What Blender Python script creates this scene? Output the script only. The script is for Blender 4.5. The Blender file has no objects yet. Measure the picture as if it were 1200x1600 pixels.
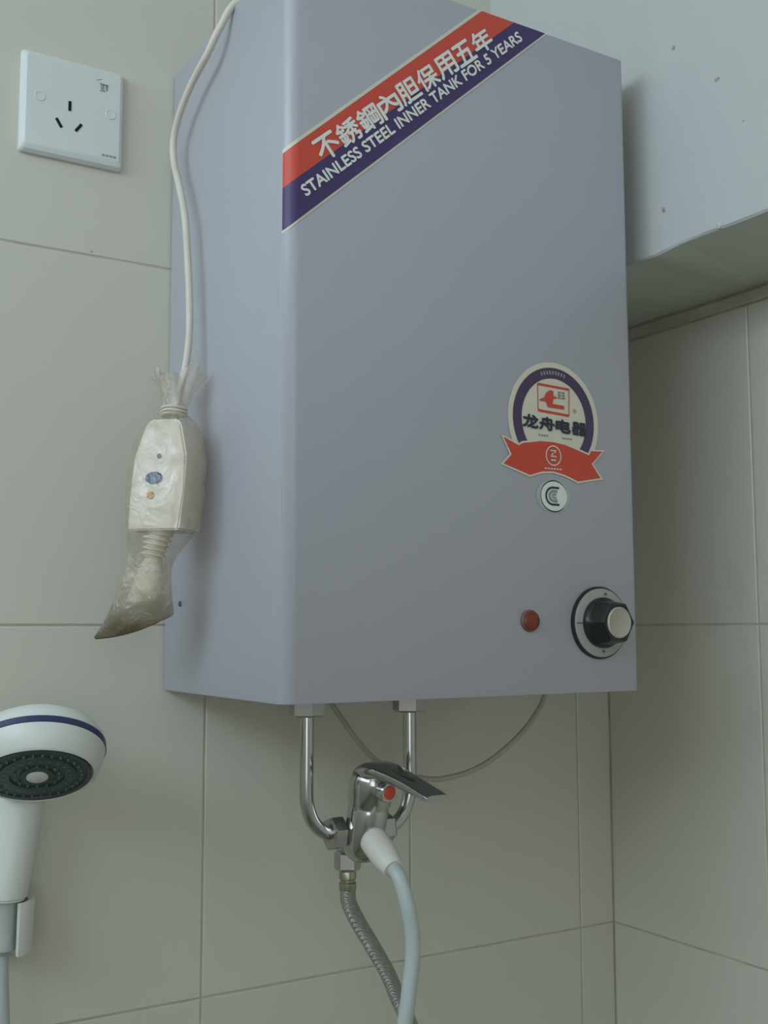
import bpy, bmesh, math, random
from mathutils import Vector, Matrix
from mathutils.geometry import tessellate_polygon
random.seed(7)
C = bpy.context.scene.collection
S = bpy.context.scene
OZ = 1.40                                  # eye height above the floor; geometry below is given relative to eye level

# ------------------------------------------------------------------ camera
cam_d = bpy.data.cameras.new('camera'); cam = bpy.data.objects.new('camera', cam_d); C.objects.link(cam)
_r = Vector((0.85358314, -0.52095081, -0.00246338)); _u = Vector((-0.05223646, -0.0902928, 0.9945444)); _f = Vector((0.51833114, 0.84879766, 0.10428504))
m = Matrix(((_r.x, _u.x, -_f.x, 0), (_r.y, _u.y, -_f.y, 0), (_r.z, _u.z, -_f.z, OZ), (0, 0, 0, 1)))
cam.matrix_world = m
cam_d.sensor_fit = 'VERTICAL'; cam_d.sensor_height = 24.0; cam_d.lens = 1739.216 / 1600 * 24.0
cam_d.clip_start = 0.02
S.camera = cam

# ------------------------------------------------------------------ light and exposure
S.view_settings.view_transform = 'Standard'; S.view_settings.look = 'None'
S.view_settings.gamma = 1.0; S.view_settings.use_curve_mapping = False
S.view_settings.exposure = 0.0
w = bpy.data.worlds.new('sky'); S.world = w; w.use_nodes = True
bg = w.node_tree.nodes['Background']; bg.inputs[0].default_value = (0.62, 0.78, 1.0, 1); bg.inputs[1].default_value = 0.6
WIN = dict(y0=-0.72, y1=0.87, z0=0.42, z1=0.98)     # high window in the left wall
ld = bpy.data.lights.new('window_daylight', 'AREA'); ld.shape = 'RECTANGLE'
ld.size = 0.56; ld.size_y = 1.59; ld.energy = 17.5; ld.color = (0.68, 0.875, 1.0)
lo = bpy.data.objects.new('window_daylight', ld); C.objects.link(lo)
lo.location = (-1.10, (WIN['y0'] + WIN['y1']) / 2, (WIN['z0'] + WIN['z1']) / 2 + OZ)
lo.rotation_euler = (0, math.radians(-90), 0)
FILL_WIN = dict(x0=-0.98, x1=-0.13, z0=-0.45, z1=0.70)  # unseen opening added in the front wall behind the camera, for fill light
dd = bpy.data.lights.new('fill_light', 'AREA'); dd.shape = 'RECTANGLE'  # area lamp added as fill for front-facing and lower surfaces
dd.size = 0.85; dd.size_y = 1.15; dd.energy = 4.3; dd.color = (1.0, 0.99, 0.88)
do = bpy.data.objects.new('fill_light', dd); C.objects.link(do)
do.location = ((FILL_WIN['x0'] + FILL_WIN['x1']) / 2, -1.18, (FILL_WIN['z0'] + FILL_WIN['z1']) / 2 + OZ)
do.rotation_euler = (math.radians(90), 0, 0)

# ------------------------------------------------------------------ materials
def mat(name, col, rough=0.5, metal=0.0, spec=0.5, var=0.04, scale=6.0, bump=0.0, bscale=80.0, alpha=1.0, trans=0.0):
    m = bpy.data.materials.new(name); m.use_nodes = True
    nt = m.node_tree; b = nt.nodes['Principled BSDF']
    b.inputs['Roughness'].default_value = rough; b.inputs['Metallic'].default_value = metal
    b.inputs['Specular IOR Level'].default_value = spec
    b.inputs['Alpha'].default_value = alpha; b.inputs['Transmission Weight'].default_value = trans
    tc = nt.nodes.new('ShaderNodeTexCoord')
    n = nt.nodes.new('ShaderNodeTexNoise'); n.inputs['Scale'].default_value = scale; n.inputs['Detail'].default_value = 4
    nt.links.new(tc.outputs['Object'], n.inputs['Vector'])
    r = nt.nodes.new('ShaderNodeValToRGB')
    r.color_ramp.elements[0].position = 0.3; r.color_ramp.elements[1].position = 0.7
    lo_ = [c * (1 - var) for c in col]; hi = [min(1, c * (1 + var)) for c in col]
    r.color_ramp.elements[0].color = (*lo_, 1); r.color_ramp.elements[1].color = (*hi, 1)
    nt.links.new(n.outputs['Fac'], r.inputs['Fac']); nt.links.new(r.outputs['Color'], b.inputs['Base Color'])
    if bump:
        n2 = nt.nodes.new('ShaderNodeTexNoise'); n2.inputs['Scale'].default_value = bscale; n2.inputs['Detail'].default_value = 3
        nt.links.new(tc.outputs['Object'], n2.inputs['Vector'])
        bp = nt.nodes.new('ShaderNodeBump'); bp.inputs['Strength'].default_value = bump; bp.inputs['Distance'].default_value = 0.002
        nt.links.new(n2.outputs['Fac'], bp.inputs['Height']); nt.links.new(bp.outputs['Normal'], b.inputs['Normal'])
    return m

M = {}
M['tile'] = mat('cream_tile', (0.655, 0.62, 0.525), 0.35, var=0.02, scale=3)
M['grout'] = mat('grout', (0.52, 0.47, 0.38), 0.9, var=0.15, scale=30)
M['mortar'] = mat('mortar', (0.56, 0.53, 0.45), 0.9, var=0.12, scale=25, bump=0.4, bscale=120)
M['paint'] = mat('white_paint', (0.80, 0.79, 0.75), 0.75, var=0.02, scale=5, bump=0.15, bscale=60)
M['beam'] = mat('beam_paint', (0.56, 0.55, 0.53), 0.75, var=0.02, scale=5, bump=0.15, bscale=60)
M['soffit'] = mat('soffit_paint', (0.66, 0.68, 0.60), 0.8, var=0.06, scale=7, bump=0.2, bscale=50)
M['stain'] = mat('brown_stain', (0.40, 0.33, 0.30), 0.9, var=0.2, scale=200)
M['floor'] = mat('floor_tile', (0.28, 0.28, 0.21), 0.5, var=0.1, scale=8)
M['enamel'] = mat('pale_blue_enamel', (0.445, 0.430, 0.470), 0.32, var=0.01, scale=4)
M['panel'] = mat('bottom_panel', (0.45, 0.47, 0.52), 0.5)
M['cream'] = mat('cream_print', (0.74, 0.68, 0.54), 0.5, var=0.02)
M['white_print'] = mat('white_print', (0.82, 0.82, 0.76), 0.5, var=0.02)
M['red'] = mat('red_print', (0.66, 0.075, 0.045), 0.45, var=0.04)
M['purple'] = mat('purple_print', (0.060, 0.035, 0.13), 0.45, var=0.05)
M['ringpurple'] = mat('ring_print', (0.085, 0.05, 0.11), 0.45, var=0.05)
M['ink'] = mat('dark_ink', (0.035, 0.035, 0.06), 0.5)
M['greyink'] = mat('grey_ink', (0.30, 0.31, 0.30), 0.5)
M['silver'] = mat('silver_foil', (0.50, 0.50, 0.48), 0.4, 0.3)
M['lampred'] = mat('red_lens', (0.20, 0.030, 0.015), 0.3)
M['lamprim'] = mat('lamp_rim', (0.16, 0.09, 0.08), 0.4)
M['black'] = mat('black_plastic', (0.012, 0.014, 0.012), 0.35)
M['dial'] = mat('dial_plate', (0.40, 0.385, 0.35), 0.45, 0.2)
M['cap'] = mat('cap_plate', (0.47, 0.42, 0.335), 0.45, 0.1)
M['chrome'] = mat('chrome', (0.52, 0.52, 0.50), 0.14, 1.0, var=0.05)
M['dullchrome'] = mat('dull_chrome', (0.50, 0.49, 0.46), 0.30, 1.0, var=0.1, scale=40)
M['brass'] = mat('tarnished_brass', (0.42, 0.39, 0.29), 0.35, 1.0, var=0.15, scale=60)
M['rubber'] = mat('black_gasket', (0.02, 0.02, 0.02), 0.7)
M['socket'] = mat('socket_plastic', (0.72, 0.73, 0.70), 0.35, var=0.01)
M['slot'] = mat('socket_slot', (0.01, 0.01, 0.01), 0.9)
M['cable'] = mat('cream_cable', (0.70, 0.63, 0.53), 0.5, var=0.05, scale=40)
M['cable2'] = mat('grey_cable', (0.46, 0.42, 0.34), 0.6, var=0.08, scale=40)
M['plug'] = mat('ivory_plastic', (0.78, 0.70, 0.60), 0.4, var=0.02)
M['blue'] = mat('blue_button', (0.02, 0.055, 0.16), 0.4)
M['yellow'] = mat('amber_lens', (0.60, 0.33, 0.06), 0.4)
M['hole'] = mat('dark_hole', (0.10, 0.10, 0.11), 0.8)
M['hose'] = mat('grey_hose', (0.50, 0.54, 0.53), 0.35, var=0.03)
M['connector'] = mat('ivory_connector', (0.76, 0.70, 0.62), 0.45, var=0.03)
M['shower'] = mat('white_shower', (0.74, 0.74, 0.68), 0.35, var=0.01)
M['navy'] = mat('navy_band', (0.028, 0.04, 0.11), 0.35)
M['spray'] = mat('dark_spray_plate', (0.035, 0.062, 0.066), 0.4, var=0.1, scale=60)
M['nozzle'] = mat('spray_nozzle', (0.12, 0.17, 0.17), 0.5)
M['greyplastic'] = mat('grey_plastic', (0.46, 0.48, 0.45), 0.45)
M['frame'] = mat('window_frame', (0.75, 0.76, 0.76), 0.5)

def bag_material():
    m = bpy.data.materials.new('clear_film'); m.use_nodes = True; nt = m.node_tree
    nt.nodes.remove(nt.nodes['Principled BSDF']); out = nt.nodes['Material Output']
    tc = nt.nodes.new('ShaderNodeTexCoord')
    n = nt.nodes.new('ShaderNodeTexNoise'); n.inputs['Scale'].default_value = 55; n.inputs['Detail'].default_value = 5; n.inputs['Distortion'].default_value = 1.5
    nt.links.new(tc.outputs['Object'], n.inputs['Vector'])
    bp = nt.nodes.new('ShaderNodeBump'); bp.inputs['Strength'].default_value = 0.9; bp.inputs['Distance'].default_value = 0.004
    nt.links.new(n.outputs['Fac'], bp.inputs['Height'])
    # brown grime that has gathered in the hanging end of the bag
    sp = nt.nodes.new('ShaderNodeSeparateXYZ'); nt.links.new(tc.outputs['Object'], sp.inputs[0])
    mr = nt.nodes.new('ShaderNodeMapRange'); mr.inputs['From Min'].default_value = -0.066; mr.inputs['From Max'].default_value = -0.100
    nt.links.new(sp.outputs['Z'], mr.inputs['Value'])
    n3 = nt.nodes.new('ShaderNodeTexNoise'); n3.inputs['Scale'].default_value = 40
    nt.links.new(tc.outputs['Object'], n3.inputs['Vector'])
    mu = nt.nodes.new('ShaderNodeMath'); mu.operation = 'MULTIPLY'
    ad = nt.nodes.new('ShaderNodeMath'); ad.operation = 'ADD'; ad.inputs[1].default_value = 0.45
    nt.links.new(n3.outputs['Fac'], ad.inputs[0]); nt.links.new(mr.outputs[0], mu.inputs[0]); nt.links.new(ad.outputs[0], mu.inputs[1])
    mu.use_clamp = True
    mx = nt.nodes.new('ShaderNodeMix'); mx.data_type = 'RGBA'
    mx.inputs['A'].default_value = (0.74, 0.66, 0.54, 1); mx.inputs['B'].default_value = (0.22, 0.165, 0.08, 1)
    nt.links.new(mu.outputs[0], mx.inputs['Factor'])
    d = nt.nodes.new('ShaderNodeBsdfDiffuse'); t = nt.nodes.new('ShaderNodeBsdfTranslucent')
    nt.links.new(mx.outputs['Result'], d.inputs['Color']); nt.links.new(mx.outputs['Result'], t.inputs['Color'])
    a1 = nt.nodes.new('ShaderNodeMixShader'); a1.inputs[0].default_value = 0.4
    nt.links.new(d.outputs[0], a1.inputs[1]); nt.links.new(t.outputs[0], a1.inputs[2])
    tr = nt.nodes.new('ShaderNodeBsdfTransparent'); tr.inputs[0].default_value = (0.97, 0.95, 0.92, 1)
    # thin and clear over the plug, milkier where the film is gathered and folded
    z1 = nt.nodes.new('ShaderNodeMapRange'); z1.inputs['From Min'].default_value = -0.022; z1.inputs['From Max'].default_value = -0.050; z1.inputs['To Min'].default_value = 0.0; z1.inputs['To Max'].default_value = 0.24
    nt.links.new(sp.outputs['Z'], z1.inputs['Value'])
    z2 = nt.nodes.new('ShaderNodeMapRange'); z2.inputs['From Min'].default_value = 0.055; z2.inputs['From Max'].default_value = 0.066; z2.inputs['To Min'].default_value = 0.0; z2.inputs['To Max'].default_value = 0.30
    nt.links.new(sp.outputs['Z'], z2.inputs['Value'])
    cr = nt.nodes.new('ShaderNodeMapRange'); cr.inputs['From Min'].default_value = 0.45; cr.inputs['From Max'].default_value = 0.75; cr.inputs['To Min'].default_value = 0.05; cr.inputs['To Max'].default_value = 0.42
    nt.links.new(n.outputs['Fac'], cr.inputs['Value'])
    op0 = nt.nodes.new('ShaderNodeMapRange'); op0.inputs['To Max'].default_value = 0.50; nt.links.new(mu.outputs[0], op0.inputs['Value'])
    s1 = nt.nodes.new('ShaderNodeMath'); s2 = nt.nodes.new('ShaderNodeMath'); op = nt.nodes.new('ShaderNodeMath'); op.use_clamp = True
    nt.links.new(z1.outputs[0], s1.inputs[0]); nt.links.new(z2.outputs[0], s1.inputs[1]); nt.links.new(s1.outputs[0], s2.inputs[0]); nt.links.new(cr.outputs[0], s2.inputs[1])
    nt.links.new(s2.outputs[0], op.inputs[0]); nt.links.new(op0.outputs[0], op.inputs[1])
    a2 = nt.nodes.new('ShaderNodeMixShader'); nt.links.new(op.outputs[0], a2.inputs[0])
    nt.links.new(tr.outputs[0], a2.inputs[1]); nt.links.new(a1.outputs[0], a2.inputs[2])
    g = nt.nodes.new('ShaderNodeBsdfGlossy'); g.inputs['Roughness'].default_value = 0.25; g.inputs['Color'].default_value = (0.9, 0.9, 0.9, 1)
    a3 = nt.nodes.new('ShaderNodeMixShader'); a3.inputs[0].default_value = 0.06
    nt.links.new(a2.outputs[0], a3.inputs[1]); nt.links.new(g.outputs[0], a3.inputs[2])
    for x in (d, t, g): nt.links.new(bp.outputs[0], x.inputs['Normal'])
    nt.links.new(a3.outputs[0], out.inputs['Surface'])
    return m
M['film'] = bag_material()

def braid_material():
    m = mat('steel_braid', (0.46, 0.46, 0.42), 0.38, 0.9, var=0.1, scale=300)
    nt = m.node_tree; b = nt.nodes['Principled BSDF']
    tc = nt.nodes.new('ShaderNodeTexCoord')
    w1 = nt.nodes.new('ShaderNodeTexWave'); w1.bands_direction = 'DIAGONAL'; w1.inputs['Scale'].default_value = 290
    w2 = nt.nodes.new('ShaderNodeTexWave'); w2.bands_direction = 'Z'; w2.inputs['Scale'].default_value = 330
    ad = nt.nodes.new('ShaderNodeMath'); ad.operation = 'MULTIPLY'
    bp = nt.nodes.new('ShaderNodeBump'); bp.inputs['Strength'].default_value = 0.8; bp.inputs['Distance'].default_value = 0.0008
    for x in (w1, w2): nt.links.new(tc.outputs['Object'], x.inputs['Vector'])
    nt.links.new(w1.outputs['Fac'], ad.inputs[0]); nt.links.new(w2.outputs['Fac'], ad.inputs[1])
    nt.links.new(ad.outputs[0], bp.inputs['Height']); nt.links.new(bp.outputs[0], b.inputs['Normal'])
    return m
M['braid'] = braid_material()

# ------------------------------------------------------------------ mesh helpers (coordinates relative to eye level)
ROOTS = {}
def thing(name, loc, label, cat, group=None):
    o = bpy.data.objects.new(name, None); C.objects.link(o)
    o.location = (loc[0], loc[1], loc[2] + OZ); o.empty_display_size = 0.02
    o['label'] = label; o['category'] = cat
    if group: o['group'] = group
    ROOTS[o] = Vector(o.location)
    return o

def obj(name, bm, material, parent=None, smooth=False, origin=None, label=None, kind=None, angle=40):
    """Link bm as ONE mesh object; under a parent the origin is the parent's."""
    if parent is not None: o_ = ROOTS[parent]
    elif origin is not None: o_ = Vector((origin[0], origin[1], origin[2] + OZ))
    else: o_ = Vector((0, 0, OZ))
    for v in bm.verts: v.co = v.co + Vector((0, 0, OZ)) - o_
    bmesh.ops.recalc_face_normals(bm, faces=bm.faces)
    me = bpy.data.meshes.new(name); bm.to_mesh(me); bm.free()
    if smooth:
        for p in me.polygons: p.use_smooth = True
        me.set_sharp_from_angle(angle=math.radians(angle))
    me.materials.append(material)
    o = bpy.data.objects.new(name, me); C.objects.link(o)
    if parent is not None: o.parent = parent
    else: o.location = o_
    ROOTS[o] = o_
    if label: o['label'] = label
    if kind: o['kind'] = kind
    return o

def tag(o, label, cat, group=None):
    o['label'] = label; o['category'] = cat
    if group: o['group'] = group
    return o

def box(bm, x0, x1, y0, y1, z0, z1):
    v = [bm.verts.new((x, y, z)) for x in (x0, x1) for y in (y0, y1) for z in (z0, z1)]
    for f in ((0, 1, 3, 2), (4, 6, 7, 5), (0, 4, 5, 1), (2, 3, 7, 6), (0, 2, 6, 4), (1, 5, 7, 3)):
        bm.faces.new([v[i] for i in f])
    return bm

def bbox_mesh(x0, x1, y0, y1, z0, z1, bev=0.0, seg=2):
    bm = bmesh.new(); box(bm, x0, x1, y0, y1, z0, z1)
    if bev:
        bmesh.ops.bevel(bm, geom=list(bm.edges), offset=bev, segments=seg, profile=0.5, affect='EDGES')
    return bm

def spline(pts, n=8):
    P = [Vector(p) for p in pts]; P = [2 * P[0] - P[1]] + P + [2 * P[-1] - P[-2]]
    out = []
    for i in range(1, len(P) - 2):
        a, b, c, d = P[i - 1:i + 3]
        for k in range(n):
            t = k / n
            out.append(0.5 * ((2 * b) + (c - a) * t + (2 * a - 5 * b + 4 * c - d) * t * t + (3 * b - a - 3 * c + d) * t ** 3))
    out.append(P[-2]); return out

def frames(pts):
    T = []
    for i in range(len(pts)):
        a = pts[max(0, i - 1)]; b = pts[min(len(pts) - 1, i + 1)]; T.append((b - a).normalized())
    ref = Vector((0, 0, 1)) if abs(T[0].z) < 0.9 else Vector((1, 0, 0))
    N = (ref - T[0] * ref.dot(T[0])).normalized(); out = []
    for t in T:
        N = (N - t * N.dot(t)).normalized(); out.append((t, N, t.cross(N)))
    return out

def tube(bm, pts, r, seg=14, cap=True):
    """r: a number or a function of arc fraction."""
    pts = [Vector(p) for p in pts]; F = frames(pts); rings = []
    for i, (p, (t, n, b)) in enumerate(zip(pts, F)):
        rr = r(i / (len(pts) - 1)) if callable(r) else r
        rings.append([bm.verts.new(p + (n * math.cos(a) + b * math.sin(a)) * rr) for a in [2 * math.pi * k / seg for k in range(seg)]])
    loft(bm, rings, cap); return bm

def loft(bm, rings, cap=True):
    for A, B in zip(rings, rings[1:]):
        n = len(A)
        for k in range(n): bm.faces.new((A[k], A[(k + 1) % n], B[(k + 1) % n], B[k]))
    if cap:
        bm.faces.new(list(reversed(rings[0]))); bm.faces.new(rings[-1])

def lathe(bm, o, axis, prof, seg=32, xd=None, rot=0.0):
    """prof: list of (radius, height along axis); radius 0 closes the end."""
    o = Vector(o); a = Vector(axis).normalized()
    x = Vector(xd) if xd else (Vector((0, 0, 1)) if abs(a.z) < 0.9 else Vector((1, 0, 0)))
    x = (x - a * x.dot(a)).normalized(); y = a.cross(x); rings = []
    for r, h in prof:
        if r < 1e-6: rings.append([bm.verts.new(o + a * h)])
        else: rings.append([bm.verts.new(o + a * h + (x * math.cos(t) + y * math.sin(t)) * r) for t in [rot + 2 * math.pi * k / seg for k in range(seg)]])
    for A, B in zip(rings, rings[1:]):
        if len(A) == 1 and len(B) == 1: continue
        for k in range(seg):
            k2 = (k + 1) % seg
            if len(A) == 1: bm.faces.new((A[0], B[k2], B[k]))
            elif len(B) == 1: bm.faces.new((A[k], A[k2], B[0]))
            else: bm.faces.new((A[k], A[k2], B[k2], B[k]))
    if len(rings[0]) > 1: bm.faces.new(list(reversed(rings[0])))
    if len(rings[-1]) > 1: bm.faces.new(rings[-1])
    return bm

def hexnut(o, axis, R, h, xd=None, rot=0.0):
    bm = bmesh.new()
    lathe(bm, o, axis, [(R * 0.9, 0), (R, h * 0.12), (R, h * 0.88), (R * 0.9, h)], 6, xd, rot); return bm

# ------------------------------------------------------------------ the setting
YW, XC, XB, ZS = 0.900, 0.8296, 0.6839, 0.3193      # back wall, right wall, face of the beam, underside of the beam
XL, YF, ZC, ZF = -1.02, -1.10, 1.06, -1.40          # left wall, front wall, ceiling, floor
X1, DX, Z0, H = 0.3707, 0.2070, 0.0032, 0.3082      # tile grid of the back wall
G = 0.0008                                          # half a joint

def struct(name, bm, m): return obj(name, bm, m, kind='structure')
wall_back = struct('wall_back', bbox_mesh(XL - .1, XC + .1, YW + .0009, YW + .12, ZF - .1, ZC + .1), M['grout'])
wall_right = struct('wall_right', bbox_mesh(XC + .0009, XC + .12, YF - .1, YW + .0012, ZF - .1, ZC + .1), M['grout'])
struct('floor', bbox_mesh(XL - .1, XC + .1, YF - .1, YW + .1, ZF - .1, ZF), M['floor'])
struct('ceiling', bbox_mesh(XL - .1, XC + .1, YF - .1, YW + .1, ZC, ZC + .1), M['paint'])
bm = bmesh.new()
box(bm, XL - .1, FILL_WIN['x0'], YF - .1, YF, ZF, ZC); box(bm, FILL_WIN['x1'], XC + .1, YF - .1, YF, ZF, ZC)
box(bm, FILL_WIN['x0'], FILL_WIN['x1'], YF - .1, YF, FILL_WIN['z1'], ZC); box(bm, FILL_WIN['x0'], FILL_WIN['x1'], YF - .1, YF, ZF, FILL_WIN['z0'])
struct('wall_front', bm, M['paint'])  # pierced by the added fill opening
bm = bmesh.new()
box(bm, XL - .1, XL, YF, YW, ZF, WIN['z0']); box(bm, XL - .1, XL, YF, YW, WIN['z1'], ZC)
box(bm, XL - .1, XL, YF, WIN['y0'], WIN['z0'], WIN['z1']); box(bm, XL - .1, XL, WIN['y1'], YW, WIN['z0'], WIN['z1'])
struct('wall_left', bm, M['paint'])
win = bmesh.new(); t = 0.03
for (a, b, c, d) in ((WIN['y0'], WIN['y1'], WIN['z0'], WIN['z0'] + t), (WIN['y0'], WIN['y1'], WIN['z1'] - t, WIN['z1']),
                     (WIN['y0'], WIN['y0'] + t, WIN['z0'], WIN['z1']), (WIN['y1'] - t, WIN['y1'], WIN['z0'], WIN['z1']),
                     ((WIN['y0'] + WIN['y1']) / 2 - t / 2, (WIN['y0'] + WIN['y1']) / 2 + t / 2, WIN['z0'], WIN['z1'])):
    box(win, XL - .07, XL - .03, a, b, c, d)
struct('window_1', win, M['frame'])
win = bmesh.new()
for (a, b, c, d) in ((FILL_WIN['x0'], FILL_WIN['x1'], FILL_WIN['z0'], FILL_WIN['z0'] + t), (FILL_WIN['x0'], FILL_WIN['x1'], FILL_WIN['z1'] - t, FILL_WIN['z1']),
                     (FILL_WIN['x0'], FILL_WIN['x0'] + t, FILL_WIN['z0'], FILL_WIN['z1']), (FILL_WIN['x1'] - t, FILL_WIN['x1'], FILL_WIN['z0'], FILL_WIN['z1']),
                     ((FILL_WIN['x0'] + FILL_WIN['x1']) / 2 - t / 2, (FILL_WIN['x0'] + FILL_WIN['x1']) / 2 + t / 2, FILL_WIN['z0'], FILL_WIN['z1'])):
    box(win, a, b, YF - .07, YF - .03, c, d)
struct('fill_window', win, M['frame'])  # frame around the added opening that holds the fill lamp

tile_cache = {}
def tile_mesh(wd, ht):
    """A wall tile lying in its own x-z plane, front at y = 0, edges eased, body behind."""
    k = (round(wd, 4), round(ht, 4))
    if k not in tile_cache:
        bm = bmesh.new(); e = 0.0008; b = 0.0006; a, h = wd / 2, ht / 2
        R = [[bm.verts.new((sx * (a - i), y, sz * (h - i))) for sx, sz in ((-1, -1), (1, -1), (1, 1), (-1, 1))] for i, y in ((0, .006), (0, b), (e, 0))]
        loft(bm, R)
        bmesh.ops.recalc_face_normals(bm, faces=bm.faces)
        me = bpy.data.meshes.new('tile'); bm.to_mesh(me); bm.free(); me.materials.append(M['tile'])
        tile_cache[k] = me
    return tile_cache[k]
def put_tile(wall, x0, x1, z0, z1, face):
    o = bpy.data.objects.new('tile', tile_mesh(x1 - x0 - 2 * G, z1 - z0 - 2 * G)); C.objects.link(o)
    o.parent = wall
    jit = random.uniform(-.0002, .0002)
    if face == 'back': o.location = ((x0 + x1) / 2, YW + jit, (z0 + z1) / 2)
    else:
        o.location = (XC + jit, (x0 + x1) / 2, (z0 + z1) / 2); o.rotation_euler = (0, 0, math.radians(-90))
    return o
rows = [Z0 + k * H for k in range(-5, 5)]
rows = [ZF] + [r for r in rows if ZF + .02 < r < ZC - .02] + [ZC]
cols = [X1 + k * DX for k in range(-8, 4)]
cols = [XL] + [c for c in cols if XL + .02 < c < XC - .005] + [XC]
for z0, z1 in zip(rows, rows[1:]):
    for x0, x1 in zip(cols, cols[1:]): put_tile(wall_back, x0, x1, z0, z1, 'back')
YJ = 0.6985
ycols = [YJ - k * 0.2 for k in range(9)][::-1]
ycols = [YF] + [y for y in ycols if y > YF + .02] + [YW]
rrows = [ZF] + [r for r in [Z0 - H * k for k in range(4, 0, -1)] if r > ZF + .02] + [Z0, 0.3045]
for z0, z1 in zip(rrows, rrows[1:]):
    for y0, y1 in zip(ycols, ycols[1:]): put_tile(wall_right, y0, y1, z0, z1, 'right')
# the rough mortar strip between the top row of tiles and the beam
bm = bmesh.new(); n = 60; vs = []
for i in range(n + 1):
    y = YF + (YW - YF) * i / n
    vs.append([bm.verts.new((XC + .0015, y, .3052)), bm.verts.new((XC - .0008 + random.uniform(-.0004, .0004), y, .3056 + random.uniform(-.0006, .0006))),
               bm.verts.new((XC - .0012 + random.uniform(-.0005, .0005), y, .3170 + random.uniform(-.0012, .0008))), bm.verts.new((XC + .0015, y, .3186))])
for A, B in zip(vs, vs[1:]):
    for k in range(3): bm.faces.new((A[k], B[k], B[k + 1], A[k + 1]))
o = obj('mortar_strip', bm, M['mortar'], wall_right)

# the plastered beam that overhangs the right wall: white face, greener underside, slightly wavy lower arris
bm = bmesh.new(); n = 70; A = []
for i in range(n + 1):
    y = YF + (YW - YF) * i / n
    d = random.uniform(-.0012, .0012)
    A.append([bm.verts.new((XB, y, ZC)), bm.verts.new((XB + random.uniform(-.0006, .0006), y, ZS + .0018 + d)), bm.verts.new((XB + .0015, y, ZS + d)),
              bm.verts.new((XC + .001, y, ZS)), bm.verts.new((XC + .001, y, ZC))])
for P, Q in zip(A, A[1:]):
    for k in range(4): bm.faces.new((P[k], P[k + 1], Q[k + 1], Q[k]))
bm.faces.new(A[0]); bm.faces.new(list(reversed(A[-1])))
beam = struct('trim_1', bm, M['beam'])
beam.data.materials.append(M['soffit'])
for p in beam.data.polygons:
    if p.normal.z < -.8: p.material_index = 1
# brown blotches and a plaster crumb on the face of the beam
def blotch(y, z, ry, rz, name='stain'):
    bm = bmesh.new(); n = 14
    rim = []; top = []
    for k in range(n):
        a = 2 * math.pi * k / n; q = random.uniform(.7, 1.2)
        rim.append(bm.verts.new((XB + .0003, y + ry * q * math.cos(a), z + rz * q * math.sin(a))))
        top.append(bm.verts.new((XB - .0006, y + ry * q * .7 * math.cos(a), z + rz * q * .7 * math.sin(a))))
    for k in range(n): bm.faces.new((rim[k], rim[(k + 1) % n], top[(k + 1) % n], top[k]))
    bm.faces.new(top)
    return obj(name, bm, M['stain'], beam)
blotch(.5967, .4447, .0040, .0026); blotch(.6599, .3555, .0022, .0028); blotch(.6433, .4939, .0020, .0018)
blotch(.5720, .3990, .0013, .0012)
bm = bmesh.new(); lathe(bm, (.2630, YW + .0006, .3151), (0, -1, 0), [(.0014, 0), (.0011, .0006), (0, .0007)], 9)
obj('stain', bm, M['grout'], wall_back)
bm = bmesh.new(); lathe(bm, (XB, .600, .3225), (-1, 0, 0), [(.0030, -.001), (.0026, .0012), (0, .0022)], 9)
obj('plaster_crumb', bm, M['beam'], beam)

# ------------------------------------------------------------------ the water heater
HL, HR, HF, HB, HZ0, HZ1, HRAD = 0.3326, 0.6549, 0.6736, 0.8985, -0.0505, 0.4880, 0.010
heater = thing('water_heater', ((HL + HR) / 2, HF + .11, HZ0),
               'pale blue water heater with a diagonal red and purple sticker, hung in the tiled corner', 'water heater')
def arc_pts(n=7):
    pts = [(HL, HB), ]
    pts += [(HL + HRAD - HRAD * math.cos(a), HF + HRAD - HRAD * math.sin(a)) for a in [math.pi / 2 * k / n for k in range(n + 1)]]
    pts += [(HR - HRAD * .5 + HRAD * .5 * math.sin(a), HF + HRAD * .5 - HRAD * .5 * math.cos(a)) for a in [math.pi / 2 * k / n for k in range(n + 1)]]
    pts += [(HR, HB)]
    return pts
bm = bmesh.new(); P = arc_pts()
def inset(p, d):
    cx, cy = (HL + HR) / 2, (HF + HB) / 2
    return (p[0] - d * (1 if p[0] > cx else -1), p[1] - d * (1 if p[1] > cy else -1))
R = []
for z, d in ((HZ0 + .004, .004), (HZ0, .0035), (HZ0, .0007), (HZ0 + .0012, 0), (HZ1 - .0012, 0), (HZ1, .0012)):
    R.append([bm.verts.new((*inset(p, d), z)) for p in P])
loft(bm, R)
obj('casing', bm, M['enamel'], heater, smooth=True, angle=50)
obj('bottom_panel', bbox_mesh(HL + .006, HR - .006, HF + .006, HB - .004, HZ0 + .0015, HZ0 + .0035), M['panel'], heater)

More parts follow.
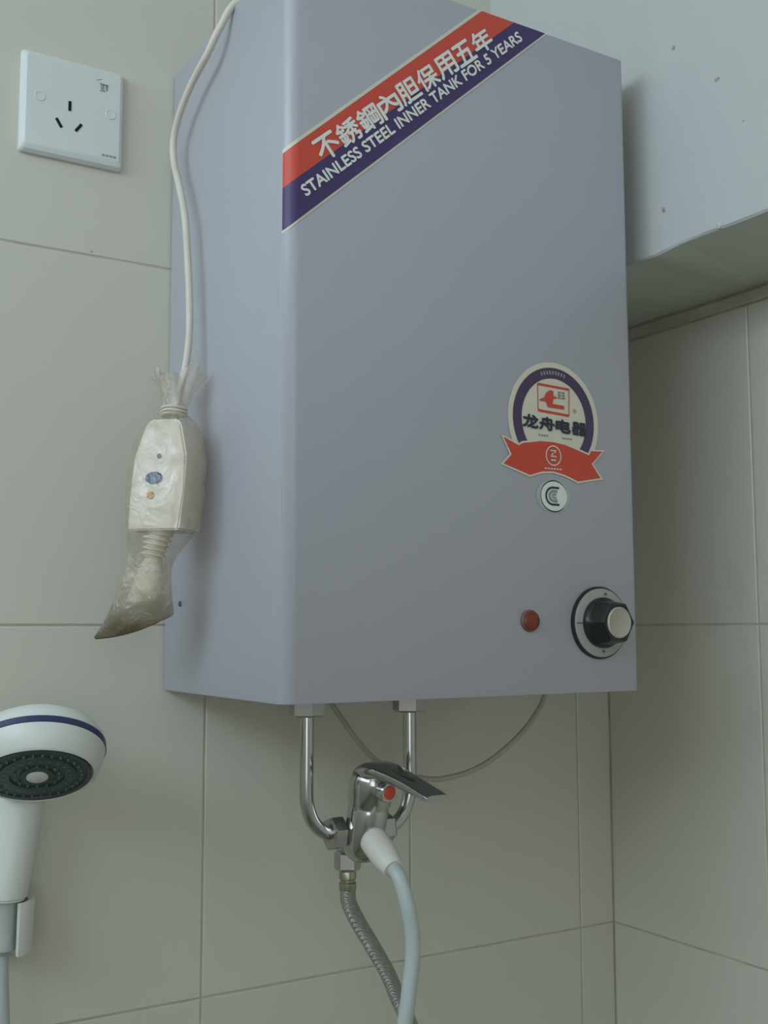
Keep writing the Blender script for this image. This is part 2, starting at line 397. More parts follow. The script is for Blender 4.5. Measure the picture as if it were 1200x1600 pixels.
def faceY(u, eps):
    """y of the casing's front at x = u, following the rounded left corner."""
    if u < HL + HRAD:
        d = min(HRAD, HL + HRAD - u)
        return HF + HRAD - math.sqrt(max(0, HRAD * HRAD - d * d)) - eps
    return HF - eps
def flat(name, polys, m, parent, eps, wrap=False, label=None):
    bm = bmesh.new()
    for poly in polys:
        vs_ = [bm.verts.new((u, HF - eps, v)) for u, v in poly]
        if len(poly) <= 4: bm.faces.new(vs_)
        else:
            for tri in tessellate_polygon([[Vector((u, v, 0)) for u, v in poly]]): bm.faces.new([vs_[q] for q in tri])
    if wrap:
        for i in range(1, 10):
            u = HL + HRAD * i / 10
            bmesh.ops.bisect_plane(bm, geom=bm.verts[:] + bm.edges[:] + bm.faces[:], plane_co=(u, 0, 0), plane_no=(1, 0, 0))
        for v in bm.verts: v.co.y = faceY(v.co.x, eps)
    return print_obj(name, bm, m, parent, label)
def print_obj(name, bm, m, parent, label=None):
    bmesh.ops.triangulate(bm, faces=[f for f in bm.faces if len(f.verts) > 4])
    for f in bm.faces:
        f.normal_update()
        if f.normal.y > 0: f.normal_flip()
    o_ = ROOTS[parent]
    for v in bm.verts: v.co = v.co + Vector((0, 0, OZ)) - o_
    me = bpy.data.meshes.new(name); bm.to_mesh(me); bm.free(); me.materials.append(m)
    o = bpy.data.objects.new(name, me); C.objects.link(o); o.parent = parent; ROOTS[o] = o_
    if label: o['label'] = label
    return o
def ellipse(cu, cv, a, b, n=48, t0=0, t1=2 * math.pi):
    return [(cu + a * math.cos(t0 + (t1 - t0) * k / n), cv + b * math.sin(t0 + (t1 - t0) * k / n)) for k in range(n)]
def ring(cu, cv, a, b, a2, b2, n=48, t0=0, t1=2 * math.pi):
    out = []
    for k in range(n):
        p, q = t0 + (t1 - t0) * k / n, t0 + (t1 - t0) * (k + 1) / n
        out.append([(cu + a * math.cos(p), cv + b * math.sin(p)), (cu + a * math.cos(q), cv + b * math.sin(q)),
                    (cu + a2 * math.cos(q), cv + b2 * math.sin(q)), (cu + a2 * math.cos(p), cv + b2 * math.sin(p))])
    return out
def bar(p, q, wd):
    (a, b), (c, d) = p, q; L = math.hypot(c - a, d - b); nx, ny = -(d - b) / L * wd / 2, (c - a) / L * wd / 2
    return [(a + nx, b + ny), (a - nx, b - ny), (c - nx, d - ny), (c + nx, d + ny)]

def text_bm(s, offset):
    cu = bpy.data.curves.new('lettering', 'FONT'); cu.body = s; cu.size = 1.0; cu.offset = offset; cu.resolution_u = 3
    ob = bpy.data.objects.new('lettering', cu); C.objects.link(ob)
    bpy.context.view_layer.update()
    dg = bpy.context.evaluated_depsgraph_get()
    me = bpy.data.meshes.new_from_object(ob.evaluated_get(dg))
    bm = bmesh.new(); bm.from_mesh(me)
    bpy.data.objects.remove(ob); bpy.data.curves.remove(cu); bpy.data.meshes.remove(me)
    return bm
def lettering(s, p0, p1, height, m, parent, eps, bold=0.0, label=None, per_char=None):
    """Text s fitted between p0 and p1 (baseline, front plane), given height; bold = extra stroke half-width; per_char = share of the pitch each glyph fills."""
    e = Vector((p1[0] - p0[0], p1[1] - p0[1])); L = e.length; e /= L; nrm = Vector((-e.y, e.x))
    full = bmesh.new()
    chunks = [(s, 0.0, L)]
    if per_char:
        pitch = L / (len(s) - 1 + per_char)
        chunks = [(ch, i * pitch, pitch * per_char) for i, ch in enumerate(s)]
    shifts = [(0, 0)] + ([(bold, 0), (-bold, 0), (0, bold), (0, -bold)] if bold else [])
    for txt, a0, wd in chunks:
        b = text_bm(txt, 0.0)
        xs = [v.co.x for v in b.verts]; ys = [v.co.y for v in b.verts]
        x0, x1, y0, y1 = min(xs), max(xs), min(ys), max(ys)
        base = [((v.co.x - x0) / (x1 - x0) * wd + a0, (v.co.y - y0) / (y1 - y0) * height) for v in b.verts]
        for q, (da, db) in enumerate(shifts):
            for v, (a, h) in zip(b.verts, base):
                a += da; h += db
                v.co = (p0[0] + e.x * a + nrm.x * h, HF - eps - q * .00006, p0[1] + e.y * a + nrm.y * h)
            me = bpy.data.meshes.new('tmp'); b.to_mesh(me); full.from_mesh(me); bpy.data.meshes.remove(me)
        b.free()
    return print_obj('lettering', full, m, parent, label)

# diagonal sticker (runs from the left corner up to the top edge)
zt = HZ1 - .0010; u0 = HL + .0002
top = lambda u: .3328 + .902 * (u - .332); mid = lambda u: .3074 + .883 * (u - .332); bot = lambda u: .2765 + .894 * (u - .332)
inv = lambda f, v: .332 + (v - f(.332)) / (f(.333) - f(.332)) * .001
def band(f_hi, d_hi, f_lo, d_lo):
    hi = lambda u: f_hi(u) + d_hi; lo_ = lambda u: f_lo(u) + d_lo
    ut = inv(hi, zt); ub = inv(lo_, zt)
    return [[(u0, lo_(u0)), (u0, hi(u0)), (ut, zt), (ub, zt)]]
diag = flat('diagonal_sticker', band(top, .0032, bot, -.0020), M['cream'], heater, .0003, True,
            'diagonal red and purple sticker with white lettering')
flat('red_band', band(top, 0, mid, 0), M['red'], diag, .0006, True)
flat('purple_band', band(mid, 0, bot, 0), M['purple'], diag, .0006, True)
lettering('不銹鋼內胆保用五年', (.3617, .3300), (.5155, .4622), .0164, M['white_print'], diag, .0009, .0005, per_char=.92, label='white Chinese lettering')
lettering('STAINLESS STEEL INNER TANK FOR 5 YEARS', (.3476, .3025), (.5436, .4742), .0080, M['white_print'], diag, .0009, .00038, label='white English lettering')

# round emblem sticker with a red ribbon
EU, EV = .5696, .1640
rib = [(.5185, .1465), (.5262, .1334), (.5182, .1258), (.5439, .1186), (.5555, .1222), (.5671, .1232), (.5800, .1210), (.5927, .1168), (.6166, .1212),
       (.6075, .1318), (.6190, .1430), (.6070, .1425), (.6050, .1388), (.5930, .1420), (.5800, .1452), (.5676, .1465), (.5550, .1462), (.5370, .1432), (.5335, .1410)]
ctr = (.5680, .1330)
def grow(poly, d):
    n = len(poly); out = []
    for i in range(n):
        a, b, c = Vector(poly[i - 1]), Vector(poly[i]), Vector(poly[(i + 1) % n])
        n1 = (b - a).normalized(); n2 = (c - b).normalized()
        n1 = Vector((-n1.y, n1.x)); n2 = Vector((-n2.y, n2.x))
        k = (n1 + n2); k = k.normalized() if k.length > .1 else n1
        out.append(tuple(b - k * d / max(.5, k.dot(n1))))
    return out
if sum(a[0] * b[1] - b[0] * a[1] for a, b in zip(rib, rib[1:] + rib[:1])) < 0: rib = rib[::-1]
emb = flat('emblem_sticker', [ellipse(EU, EV, .0462, .0468, 64, math.radians(-40), math.radians(220))], M['cream'], heater, .0004, label='round cream emblem sticker with a purple ring and red ribbon')
# ring tucked under the ribbon
flat('purple_ring', ring(EU, EV, .0415, .0425, .0328, .0338, 72, math.radians(-38), math.radians(218)), M['ringpurple'], emb, .0006)
flat('ribbon_border', [grow(rib, .0015)], M['cream'], emb, .0008)
flat('ribbon', [rib], M['red'], emb, .0010)
lettering('龙舟电器', (.5375, .1566), (.6022, .1540), .0100, M['ink'], emb, .0010, .0006, per_char=.90, label='dark Chinese lettering')
sq = [(.5531, .1918), (.5853, .1907), (.5847, .1693), (.5532, .1708)]
flat('logo_frame', [bar(sq[0], sq[1], .0018), bar(sq[2], sq[3], .0020), bar(sq[1], sq[2], .0008), bar(sq[3], sq[0], .0008)], M['red'], emb, .0008)
boat = [(.5656, .1882), (.569, .1877), (.5689, .1838), (.5735, .1827), (.5689, .1813), (.5676, .1773), (.5799, .1768), (.5799, .174), (.563, .1741),
        (.5612, .1784), (.5547, .1786), (.5551, .1799), (.5597, .1816), (.5609, .185)]
flat('boat_mark', [boat], M['red'], emb, .0009)
flat('seal_mark', [bar((.5735, .1872 - .0022 * k), (.5806, .1871 - .0022 * k), .0009) for k in range(3)] + [bar((.5745, .1876), (.5745, .1822), .0007), bar((.5795, .1876), (.5795, .1822), .0007)], M['greyink'], emb, .0010)
flat('registered_mark', ring(.5908, .1736, .0016, .0016, .0011, .0011, 12), M['red'], emb, .0010)
flat('small_print', [bar((.5529 + .0026 * k, .1512), (.5548 + .0026 * k, .1511), .0012) for k in range(4)] + [bar((.5770 + .0028 * k, .1506), (.5790 + .0028 * k, .1504), .0012) for k in range(4)], M['greyink'], emb, .0010)
arcs = []
for k in range(9):
    a = math.radians(72 + 36 * k / 8) ; b = a + math.radians(2.6)
    arcs += ring(EU, EV, .0390, .0400, .0360, .0370, 1, a, b)
flat('ring_print', arcs, M['greyink'], emb, .0009)
flat('ribbon_seal', ring(.5676, .1356, .0080, .0082, .0070, .0072, 28) +
     [bar((.5645, .1396), (.5704, .1396), .0011), bar((.5700, .1392), (.5650, .1352), .0010), bar((.5645, .1350), (.5706, .1350), .0011),
      bar((.5650, .1320), (.5700, .1320), .0011), bar((.5690, .1376), (.5660, .1376), .0008)], M['cream'], emb, .0013)
flat('ribbon_print', [bar((.5585 + .0030 * k, .1251), (.5606 + .0030 * k, .1250), .0012) for k in range(6)], M['cream'], emb, .0012)

# oval certification sticker: three nested C shapes
CU, CV = .5675, .1034
cert = flat('certification_sticker', [ellipse(CU, CV, .0174, .0134, 48)], M['silver'], heater, .0004, label='small silver oval certification sticker')
flat('disc', [ellipse(CU + .0004, CV, .0134, .0128, 40)], M['ink'], cert, .0006)
flat('disc_face', [ellipse(CU + .0004, CV, .0132, .0117, 40)], M['white_print'], cert, .0008)
def cshape(cu, cv, R_, r_, bars):
    P = ring(cu, cv, R_, R_, r_, r_, 20, math.radians(90), math.radians(270))
    t = R_ - r_
    P.append(bar((cu, cv + R_ - t / 2), (cu + bars, cv + R_ - t / 2), t)); P.append(bar((cu, cv - R_ + t / 2), (cu + bars, cv - R_ + t / 2), t))
    return P
flat('letter', cshape(CU - .0012, CV, .0076, .0058, .0066), M['ink'], cert, .0010)
flat('letter', cshape(CU - .0006, CV, .0050, .0028, .0040), M['greyink'], cert, .0011)
flat('letter', cshape(CU + .0000, CV, .0022, .0006, .0024), M['greyink'], cert, .0012)

# red indicator lamp
bm = bmesh.new(); lathe(bm, (.5415, HF + .001, .0057), (0, -1, 0), [(.0085, 0), (.0085, .0025), (.0074, .0035)], 28)
lamp = obj('indicator_lamp', bm, M['lamprim'], heater, True, label='round red indicator lamp')
bm = bmesh.new(); lathe(bm, (.5415, HF - .0015, .0057), (0, -1, 0), [(.0074, 0), (.0074, .0022), (.0062, .0032), (.0030, .0038), (0, .0040)], 28)
obj('lens', bm, M['lampred'], lamp, True)

# thermostat dial and knob
KU, KV = .6118, .0043
bm = bmesh.new(); lathe(bm, (KU, HF + .0005, KV), (0, -1, 0), [(.0288, 0), (.0288, .0028), (.0276, .0034)], 56)
dial = obj('dial_rim', bm, M['black'], heater, True, label='black dial rim')
bm = bmesh.new(); lathe(bm, (KU, HF - .0015, KV), (0, -1, 0), [(.0272, 0), (.0272, .0024), (.0266, .0027)], 56)
obj('dial_plate', bm, M['dial'], dial, True)
for a_, b_, w_ in (((KU - .0262, KV - .0002), (KU - .0203, KV - .0002), .0008), ((KU + .0030, KV + .0228), (KU + .0056, KV + .0226), .0018), ((KU - .0005, KV - .0226), (KU + .0022, KV - .0228), .0018)):
    flat('dial_mark', [bar(a_, b_, w_)], M['hole'], dial, .0045)
bm = bmesh.new()
def knob_ring(h, rc, rh, mix):
    out = []
    for k in range(48):
        a = 2 * math.pi * k / 48
        hx = rh * math.cos(math.pi / 6) / math.cos(((a) % (math.pi / 3)) - math.pi / 6)
        r = rc * (1 - mix) + hx * mix
        out.append(bm.verts.new((KU + r * math.cos(a), HF - h, KV + r * math.sin(a))))
    return out
loft(bm, [knob_ring(.0040, .0200, .0200, 0), knob_ring(.0075, .0200, .02, 0), knob_ring(.0095, .0186, .0196, .5), knob_ring(.0150, .0175, .0184, .8), knob_ring(.0215, .0165, .0172, 1), knob_ring(.0235, .015, .0160, 1)])
knob = obj('thermostat_knob', bm, M['black'], heater, True, angle=25, label='black thermostat knob with a beige cap')
bm = bmesh.new(); lathe(bm, (KU, HF - .0228, KV), (0, -1, 0), [(.0122, 0), (.0122, .0014), (.0112, .0022), (.0108, .0019), (0, .0019)], 36)
obj('knob_cap', bm, M['cap'], knob, True)
# screw low on the left side
bm = bmesh.new(); lathe(bm, (HL + .0005, .8633, .0205), (-1, 0, 0), [(.0024, 0), (.0024, .0012), (.0012, .0020), (0, .0020)], 12)
obj('screw', bm, M['hole'], heater, True)

# ------------------------------------------------------------------ the wall socket
SX0, SX1, SZ0, SZ1 = .1998, .2858, .3880, .4744
sock = thing('wall_socket', ((SX0 + SX1) / 2, YW, (SZ0 + SZ1) / 2), 'square white three-hole wall socket on the tiles left of the heater', 'socket')
bm = bmesh.new()
def rrect(x0, x1, z0, z1, r, y, n=5):
    P = []
    for cx, cz, a0 in ((x1 - r, z1 - r, 0), (x0 + r, z1 - r, 90), (x0 + r, z0 + r, 180), (x1 - r, z0 + r, 270)):
        for k in range(n + 1):
            a = math.radians(a0 + 90 * k / n); P.append(bm.verts.new((cx + r * math.cos(a), y, cz + r * math.sin(a))))
    return P
loft(bm, [rrect(SX0, SX1, SZ0, SZ1, .003, YW - .0002), rrect(SX0, SX1, SZ0, SZ1, .003, YW - .0035),
          rrect(SX0 + .0015, SX1 - .0015, SZ0 + .002, SZ1 - .0015, .003, YW - .0065), rrect(SX0 + .004, SX1 - .004, SZ0 + .0055, SZ1 - .004, .003, YW - .0082)])
obj('face_plate', bm, M['socket'], sock, True, angle=25)
def slot(x, z, ang, L=.0085, W=.0024):
    a = math.radians(ang); bm = bmesh.new(); y0, y1 = YW - .0086, YW - .0070
    c, s = math.cos(a), math.sin(a)
    R = [[bm.verts.new((x + sx * W / 2 * c - sz * L / 2 * s, y, z + sx * W / 2 * s + sz * L / 2 * c)) for sx, sz in ((-1, -1), (1, -1), (1, 1), (-1, 1))] for y in (y1, y0)]
    loft(bm, R); return obj('pin_slot', bm, M['slot'], sock)
slot(.2393, .4331, 0); slot(.2307, .4165, 33); slot(.2470, .4161, -35)
for x, z in ((.2145, .4356), (.2736, .4340)):
    bm = bmesh.new(); lathe(bm, (x, YW - .0078, z), (0, -1, 0), [(.0042, 0), (.0042, .0007), (.0038, .0011), (.0034, .0007), (0, .0007)], 20)
    obj('screw_cover', bm, M['socket'], sock, True)
def splate(polys, m, name, eps=.0084, z=0):
    bm = bmesh.new()
    for P in polys: bm.faces.new([bm.verts.new((u, YW - eps, v)) for u, v in P])
    return print_obj(name, bm, m, sock)
splate([bar((.2655, .4585), (.2655, .4540), .0012), bar((.2672, .4590), (.2672, .4536), .0014), bar((.2640, .4592), (.2710, .4592), .0012), bar((.2700, .4590), (.2700, .4540), .0018), bar((.2640, .4532), (.2690, .4532), .0008)], M['greyink'], 'safety_mark')
splate([bar((.2610 + .0012 * k, .4617 + .0004 * k), (.2622 + .0012 * k, .4621 + .0004 * k), .0006) for k in range(4)], M['greyink'], 'arc_mark')
splate([bar((.2672 + .0032 * k, .3974), (.2696 + .0032 * k, .3974), .0018) for k in range(4)], M['greyink'], 'maker_mark')

# ------------------------------------------------------------------ power cord with its bagged plug
PC = Vector((.2950, .8030, .0730)); EW = Vector((.7071, -.7071, 0)); ED = Vector((-.7071, -.7071, 0)); UP = Vector((.085, .004, .996)).normalized()
cord = thing('power_cord', PC, 'cream power cord hanging on the left of the heater, ending in a blue-buttoned ivory plug', 'power cord')
pl = lambda a, d, h: PC + EW * a + ED * d + UP * h
cpts = spline([(.395, .765, .4885), (.365, .766, .4925), (.336, .768, .4920), (.3235, .776, .470), (.3195, .7900, .4545), (.3186, .8206, .4429), (.3186, .8485, .4271), (.3186, .8610, .4097), (.3186, .8586, .3891),
               (.3186, .8457, .3651), (.3186, .8314, .333), (.3186, .8243, .2988), (.3186, .8185, .2603), (.3176, .8158, .2284), (.3140, .8140, .2037), (.3070, .8100, .178), tuple(pl(0, 0, .088))], 6)
bm = bmesh.new(); tube(bm, cpts, .0029, 12); obj('cable', bm, M['cable'], cord, True)
bm = bmesh.new()
prof = [(-.0215, 0), (.0215, 0), (.0225, .030), (.0220, .056), (.0150, .080), (.0110, .0845), (-.0110, .0845), (-.0150, .080), (-.0220, .056), (-.0225, .030)]
R = [[bm.verts.new(pl(a * s, d, h if h > .001 else h)) for a, h in prof] for d, s in ((-.019, 1), (.016, 1), (.019, .93))]
loft(bm, R); bmesh.ops.bevel(bm, geom=list(bm.edges), offset=.0012, segments=2, affect='EDGES')
hous = obj('plug_housing', bm, M['plug'], cord, True, label='boxy ivory plug housing')
bm = bmesh.new(); c = pl(-.0030, .0185, .0395)
R = [[bm.verts.new(c + EW * (.0066 * s * math.cos(t)) + UP * (.0046 * s * math.sin(t)) + ED * d) for t in [2 * math.pi * k / 24 for k in range(24)]] for d, s in ((0, 1), (.0018, 1), (.0026, .85))]
loft(bm, R); obj('test_button', bm, M['blue'], hous, True, label='blue oval button')
bm = bmesh.new(); lathe(bm, pl(-.0045, .0185, .0265), ED, [(.0030, 0), (.0030, .0012), (.0018, .0022), (0, .0024)], 18); obj('indicator_light', bm, M['yellow'], hous, True, label='small amber light')
bm = bmesh.new(); lathe(bm, pl(-.0005, .0185, .0560), ED, [(.0020, 0), (.0020, .0008), (0, .0008)], 14); obj('screw_hole', bm, M['hole'], hous, True)
bm = bmesh.new(); dn = Vector((-.16, .12, -1)).normalized(); prof = [(.0115, -.002)]
for k in range(5): prof += [(.0112 - .0006 * k, .0005 + .0040 * k), (.0112 - .0006 * k, .0022 + .004 * k), (.0088 - .0006 * k, .0026 + .004 * k), (.0088 - .0006 * k, .0040 + .004 * k)]
lathe(bm, pl(-.002, .004, 0), dn, prof, 20); obj('strain_relief', bm, M['plug'], cord, True)
bm = bmesh.new(); c0 = pl(-.002, .004, 0) + dn * .0205
R = []
for h, a, b in ((0, .0055, .006), (.004, .0075, .0075), (.016, .0105, .0085), (.030, .0120, .009), (.033, .011, .008)):
    R.append([bm.verts.new(c0 + dn * h + EW * (a * math.copysign(abs(math.cos(t)) ** .6, math.cos(t))) + ED * (b * math.copysign(abs(math.sin(t)) ** .6, math.sin(t)))) for t in [2 * math.pi * k / 24 for k in range(24)]])
loft(bm, R); obj('cord_end', bm, M['plug'], cord, True)

bag = thing('plastic_bag', (.3000, .8060, .1000), 'crumpled clear plastic bag tied around the ivory plug, its hanging end brown with grime', 'plastic bag')
bm = bmesh.new(); R = []; n = 40
# z, centre, half width along EW, half depth along ED, squareness
ringsd = [(.1990, (.3075, .8150), .0190, .0160, 1.0, .35), (.1880, (.3060, .8120), .0150, .0110, 1.0, .25), (.1770, (.3050, .8080), .0110, .0085, 1.0, .16),
          (.1690, (.3035, .8065), .0090, .0080, 1.0, .08), (.1650, (.3025, .8060), .0085, .0080, 1.0, .05), (.1600, (.3015, .8050), .0175, .0195, .8, .06),
          (.1480, (.3000, .8040), .0235, .0235, .7, .04), (.1320, (.2985, .8035), .0262, .0240, .62, .035), (.1150, (.2970, .8030), .0266, .0240, .58, .03),
          (.0980, (.2955, .8030), .0266, .0240, .58, .03), (.0800, (.2940, .8030), .0262, .0236, .60, .035), (.0715, (.2925, .8035), .0230, .0215, .65, .035),
          (.0600, (.2890, .8045), .0195, .0175, .8, .07), (.0500, (.2860, .8065), .0165, .0140, .9, .10), (.0390, (.2845, .8085), .0180, .0125, .9, .09),
          (.0250, (.2835, .8085), .0215, .0120, .95, .08), (.0120, (.2805, .8105), .0240, .0095, 1.0, .07), (.0020, (.2775, .8130), .0275, .0060, 1.0, .06), (-.0050, (.2735, .8150), .0330, .0018, 1.0, .0)]
AW = Vector((.85, -.52, 0))
ph = [random.uniform(0, 6.28) for _ in range(6)]
for i, (z, (cx, cy), a, b, sqr, wob) in enumerate(ringsd):
    low = min(1, max(0, (.06 - z) / .05)); ew = EW.lerp(AW, low).normalized(); ed = Vector((-abs(ew.y), -abs(ew.x), 0))
    rg = []
    for k in range(n):
        t = 2 * math.pi * k / n
        q = 1 + wob * (.6 * math.sin(3 * t + ph[0] + i * .7) + .5 * math.sin(7 * t + ph[1] + i * 1.3) + .4 * math.sin(11 * t + ph[2] - i))
        cu_, su = math.cos(t), math.sin(t)
        v = Vector((cx, cy, z)) + ew * (a * q * math.copysign(abs(cu_) ** sqr, cu_)) + ed * (b * q * math.copysign(abs(su) ** sqr, su))
        if i == 0: v.z += .006 * math.sin(2 * t + 1.0) + .003 * math.sin(5 * t)
        if i >= len(ringsd) - 4:                         # the hanging end droops to the left
            kk = (i - len(ringsd) + 4) / 3
            v.z += kk * (.010 * cu_) + kk * .004 * cu_ * cu_
        rg.append(bm.verts.new(v))
    R.append(rg)
loft(bm, R, cap=False); bm.faces.new(R[-1])
film = obj('film', bm, M['film'], bag, True, angle=80)
film.modifiers.new('smooth', 'SUBSURF').render_levels = 1
film.modifiers['smooth'].levels = 1
bm = bmesh.new()
for k in range(3):
    z = .1640 + .0026 * k; tube(bm, [(.3028 + .0096 * math.cos(t), .8062 + .0090 * math.sin(t), z + .0006 * math.sin(2 * t)) for t in [2 * math.pi * j / 24 for j in range(25)]], .0011, 8)
obj('tie', bm, M['cable'], bag, True)

# ------------------------------------------------------------------ pipes, mixer tap, hoses, cable under the heater
XM, YP = .4570, .7870
def pipe(name_x, sgn, label):
    x = name_x
    t_ = thing('connecting_pipe', (x, YP, -.16), label, 'pipe', 'chrome pipes from the heater to the tap')
    pts = spline([(x, YP, -.056), (x, YP, -.075), (x, YP, -.100), (x, YP, -.126), (x + sgn * .0012, YP, -.138), (x + sgn * .0062, YP, -.1500), (x + sgn * .0150, YP, -.1580), (x + sgn * .0235, YP, -.1602), (x + sgn * .0262, YP, -.1604)], 6)
    bm = bmesh.new(); tube(bm, pts, .0055, 18); obj('pipe', bm, M['chrome'], t_, True)
    obj('union_nut', hexnut((x, YP, -.0685), (0, 0, 1), .0140, .0125, rot=.35), M['dullchrome'], t_)
    bm = bmesh.new(); lathe(bm, (x, YP, -.0565), (0, 0, 1), [(.0108, 0), (.0108, .0058)], 24); obj('gasket', bm, M['rubber'], t_, True)
    obj('lower_nut', hexnut((x + sgn * .0195, YP, -.1603), (sgn, 0, 0), .0132, .0125, rot=.2), M['dullchrome'], t_)
    return t_
pipe(.4092, 1, 'left chrome connecting pipe bending from the heater bottom down to the mixer tap')
pipe(.5048, -1, 'right chrome connecting pipe bending from the heater bottom down behind the tap lever')

tap = thing('mixer_tap', (XM, .787, -.172), 'chrome single-lever mixer tap with a red dot, hanging on the two pipes under the heater', 'tap')
ax = Vector((0, -.0180, .0620)).normalized(); b0 = Vector((XM, .7835, -.1760))
bm = bmesh.new(); lathe(bm, b0, ax, [(.0110, -.004), (.0150, 0), (.0162, .006), (.0162, .0375), (.0154, .0390), (.0150, .0410), (.0150, .0500), (0, .0510)], 40)
obj('body', bm, M['chrome'], tap, True)
bm = bmesh.new(); lathe(bm, (XM - .0155, YP, -.1603), (1, 0, 0), [(.0086, 0), (.0086, .031)], 24); obj('inlet_arm', bm, M['chrome'], tap, True)
# lever: a bent plate from the back of the cap over the top and out
side = [(.7780, -.1240, .0090, .0120), (.7720, -.1165, .0085, .0140), (.7620, -.1110, .0075, .0148), (.7480, -.1098, .0062, .0138),
        (.7300, -.1118, .0054, .0118), (.7120, -.1145, .0048, .0105), (.6940, -.1180, .0042, .0100), (.6810, -.1205, .0036, .0100), (.6760, -.1215, .0028, .0090)]
cp = spline([(XM, y, z) for y, z, _, _ in side], 4); th = spline([(t_, w_, 0) for _, _, t_, w_ in side], 4)
bm = bmesh.new(); R = []
for i, p in enumerate(cp):
    a = cp[max(0, i - 1)]; b = cp[min(len(cp) - 1, i + 1)]; T = (b - a).normalized(); N = Vector((1, 0, 0)).cross(T).normalized()
    t_, w_ = th[i].x, th[i].y; rg = []
    for k in range(20):
        u = 2 * math.pi * k / 20; c_, s_ = math.cos(u), math.sin(u)
        rg.append(bm.verts.new(p + Vector((1, 0, 0)) * (w_ * math.copysign(abs(c_) ** .55, c_)) + N * (t_ * math.copysign(abs(s_) ** .7, s_))))
    R.append(rg)
loft(bm, R)
lathe(bm, b0, ax, [(.0164, .0405), (.0171, .0420), (.0174, .0540), (.0170, .0610), (.0150, .0665), (.0110, .0698), (.0055, .0712), (0, .0715)], 40)   # the cap the arm grows from
obj('lever', bm, M['chrome'], tap, True, angle=60)
bm = bmesh.new(); bd = Vector((0.12, -1, -.10)).normalized(); o1 = Vector((XM, .7670, -.1235))
lathe(bm, o1, bd, [(.0082, 0), (.0082, .0205), (.0074, .0220), (0, .0224)], 28); obj('lever_boss', bm, M['chrome'], tap, True)
bm = bmesh.new(); lathe(bm, o1 + bd * .0222, bd, [(.0056, -.001), (.0054, .0006), (.0040, .0014), (0, .0016)], 20); obj('temperature_mark', bm, M['red'], tap, True, label='red temperature dot')
# bottom outlet with hex nut (the braided hose screws on to it)
bm = bmesh.new(); lathe(bm, (.4535, .8000, -.1790), (0, 0, 1), [(.0068, 0), (.0068, .014)], 20); obj('lower_outlet', bm, M['chrome'], tap, True)
bm = bmesh.new(); o0 = Vector((XM - .001, .7700, -.1600)); od = Vector((0, -.030, -.0170)).normalized()
lathe(bm, o0, od, [(.0082, -.004), (.0082, .010)], 22); obj('shower_outlet', bm, M['chrome'], tap, True)

braid = thing('braided_hose', (.47, .79, -.25), 'steel braided flexible hose with brass collars hanging from the underside of the mixer tap', 'hose')
obj('hose_nut', hexnut((.4535, .8000, -.1925), (0, 0, 1), .0108, .0150, rot=.5), M['dullchrome'], braid)
bm = bmesh.new(); lathe(bm, (.4535, .8000, -.2080), (0, 0, 1), [(.0066, 0), (.0070, .002), (.0070, .0055), (.0060, .0065), (.0060, .0080), (.0070, .0090), (.0070, .0135), (.0062, .0155)], 22)
obj('brass_collar', bm, M['brass'], braid, True)
bp_ = spline([(.4535, .8, -.2060), (.4546, .8, -.218), (.4625, .799, -.2341), (.4724, .795, -.2517), (.4844, .79, -.2745), (.4914, .785, -.2941), (.4991, .78, -.3137), (.510, .772, -.35), (.520, .770, -.40), (.524, .80, -.47), (.520, .86, -.52), (.516, .897, -.53)], 8)
bm = bmesh.new(); tube(bm, bp_, .0064, 18); obj('braid', bm, M['braid'], braid, True)

hs = thing('shower_hose', (.4545, .74, -.19), 'plain grey shower hose with a fat ivory connector, looping from the mixer tap', 'hose')
bm = bmesh.new(); lathe(bm, o0 + od * .0070, od, [(.0098, -.002), (.0112, 0), (.0114, .004), (.0108, .020), (.0088, .0320), (.0080, .0345), (.0060, .0345)], 28)
obj('connector', bm, M['connector'], hs, True, label='fat ivory plastic connector')
hp = spline([tuple(o0 + od * .034), tuple(o0 + od * .0425), (.4563, .7262, -.1860), (.4589, .7205, -.2025), (.4628, .72, -.2214), (.4638, .72, -.24), (.4608, .72, -.2624), (.4562, .72, -.2888), (.440, .725, -.38), (.400, .75, -.56), (.330, .79, -.68), (.260, .83, -.66),
             (.215, .862, -.52), (.2050, .869, -.38), (.2030, .869, -.30), (.2005, .869, -.255), (.1998, .869, -.2368)], 8)
bm = bmesh.new(); tube(bm, hp, .0058, 16); obj('hose', bm, M['hose'], hs, True)

cb = bmesh.new()
tube(cb, spline([(.4480, .83, -.0520), (.453, .83, -.060), (.4653, .83, -.0764), (.4809, .83, -.0958), (.4998, .83, -.113), (.5191, .83, -.1234), (.5389, .828, -.1288), (.559, .82, -.1306), (.5863, .81, -.1236), (.607, .80, -.1101), (.6245, .79, -.0919), (.6333, .78, -.0748), (.6345, .77, -.0600), (.634, .768, -.0500)], 6), .0024, 10)
tag(obj('loop_cable', cb, M['cable2'], None, True, origin=(.55, .82, -.12)), 'thin grey-beige cable sagging in a loop below the heater bottom, behind the tap', 'cable')

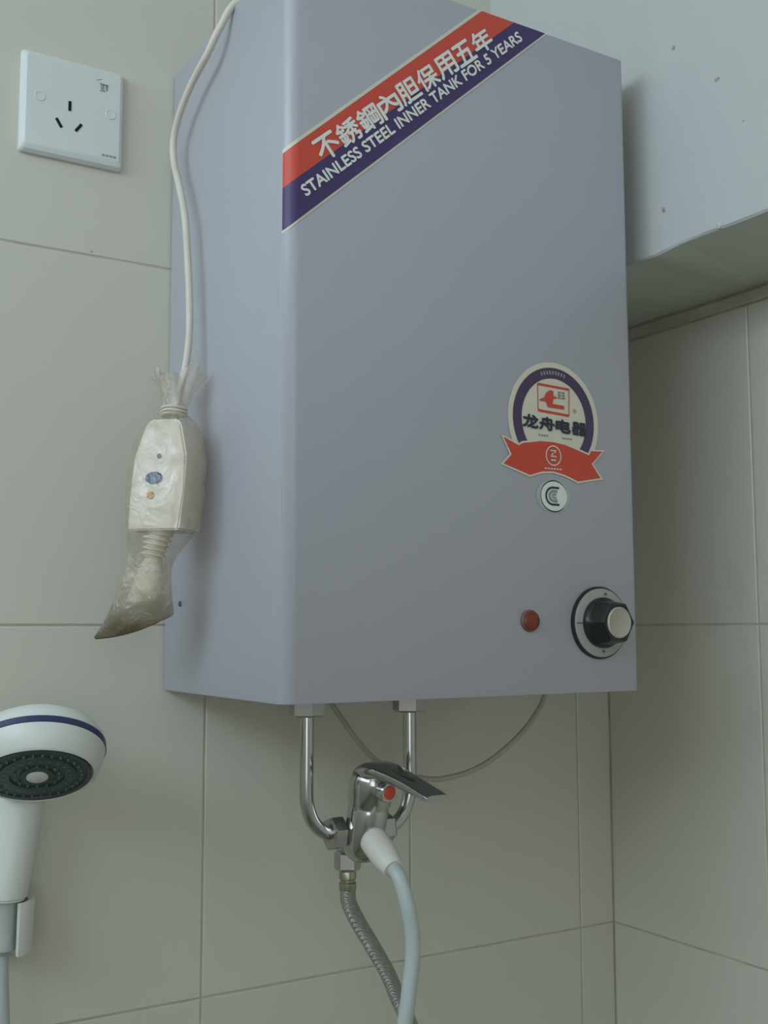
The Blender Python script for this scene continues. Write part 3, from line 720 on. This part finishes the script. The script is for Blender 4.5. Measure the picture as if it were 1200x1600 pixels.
# ------------------------------------------------------------------ hand shower and its wall holder
hc = Vector((.2085, .8130, -.1030)); nf = Vector((-.14, -.54, -.83)).normalized()     # middle of the spray face and the way it points
sh = thing('hand_shower', (.2, .84, -.20), 'round white hand shower with a navy band and dark spray face, left of the tap', 'shower head')
bk = -nf
bm = bmesh.new(); lathe(bm, hc, bk, [(.0376, .0015), (.0392, -.0006), (.0415, .0010), (.0455, .0110), (.0472, .0175)], 56); obj('rim', bm, M['shower'], sh, True)
bm = bmesh.new(); lathe(bm, hc, bk, [(.0466, .0166), (.0477, .0172), (.0477, .0216), (.0466, .0222)], 56); obj('navy_band', bm, M['navy'], sh, True)
bm = bmesh.new(); lathe(bm, hc, bk, [(.0470, .0218), (.0465, .0260), (.0425, .0330), (.0330, .0390), (.0180, .0420), (0, .0430)], 56); obj('dome', bm, M['shower'], sh, True)
bm = bmesh.new(); lathe(bm, hc, bk, [(.0374, .0020), (.0374, -.0004), (.0340, -.0004), (.0336, .0006), (.0270, .0006), (.0266, -.0008), (.0190, -.0008), (.0186, .0006), (.0120, .0006), (.0116, -.0006), (0, -.0006)], 56)
plate = obj('spray_plate', bm, M['spray'], sh, True, angle=30, label='dark spray plate')
nz = bmesh.new(); xa = Vector((1, 0, 0)); xa = (xa - nf * xa.dot(nf)).normalized(); ya = nf.cross(xa)
for rr, cnt in ((.0303, 30), (.0228, 22), (.0153, 14)):
    for k in range(cnt):
        a = 2 * math.pi * k / cnt; lathe(nz, hc + (xa * math.cos(a) + ya * math.sin(a)) * rr + nf * -.0010, nf, [(.0011, 0), (.0008, .0024)], 6)
nz_o = obj('nozzles', nz, M['nozzle'], plate, kind='stuff')
bm = bmesh.new(); lathe(bm, hc, nf, [(.0075, -.0010), (.0075, .0014), (.0062, .0024), (0, .0026)], 28); obj('centre_cap', bm, M['shower'], plate, True)
# handle, running down behind the spray face
hpz = spline([(.2085, .842, -.072), (.2110, .858, -.095), (.2118, .866, -.122), (.2070, .868, -.159), (.2018, .868, -.190), (.2010, .868, -.1975)], 5)
bm = bmesh.new(); tube(bm, hpz, lambda t: .0160 + .0010 * math.sin(t * 3) - .0004 * t if t < .95 else .0148, 26); obj('handle', bm, M['shower'], sh, True)
bm = bmesh.new(); lathe(bm, (.2008, .868, -.1965), (-.03, .03, -1), [(.0128, -.002), (.0120, .004), (.0112, .030), (.0118, .031), (.0118, .036), (.0070, .040)], 26); obj('collar', bm, M['greyplastic'], sh, True, label='grey collar')
ho = thing('shower_holder', (.205, YW, -.21), 'white plastic wall holder clasping the neck of the hand shower', 'holder')
bm = bmesh.new()
R = []
for z, ri, ro in ((-.2030, .0150, .0185), (-.2360, .0135, .0175)):
    pass
n = 28; secs = []
for k in range(n + 1):
    a = math.radians(-78 + 270 * k / n)                          # open towards the front left
    d = Vector((math.cos(a), math.sin(a), 0)); c1 = Vector((.2050, .8690, 0))
    secs.append([bm.verts.new(c1 + d * r_ + Vector((0, 0, z))) for r_, z in ((.0138, -.1990), (.0182, -.1980), (.0186, -.2010), (.0172, -.2350), (.0166, -.2365), (.0134, -.2360))])
for A_, B_ in zip(secs, secs[1:]):
    for k in range(6): bm.faces.new((A_[k], A_[(k + 1) % 6], B_[(k + 1) % 6], B_[k]))
bm.faces.new(secs[0]); bm.faces.new(list(reversed(secs[-1])))
obj('cradle', bm, M['shower'], ho, True, angle=35)
obj('arm', bbox_mesh(.1930, .2160, .8850, .8960, -.2330, -.2020, .003), M['shower'], ho, True)
obj('wall_plate', bbox_mesh(.1780, .2250, .8945, .8999, -.2450, -.1900, .002), M['shower'], ho, True)
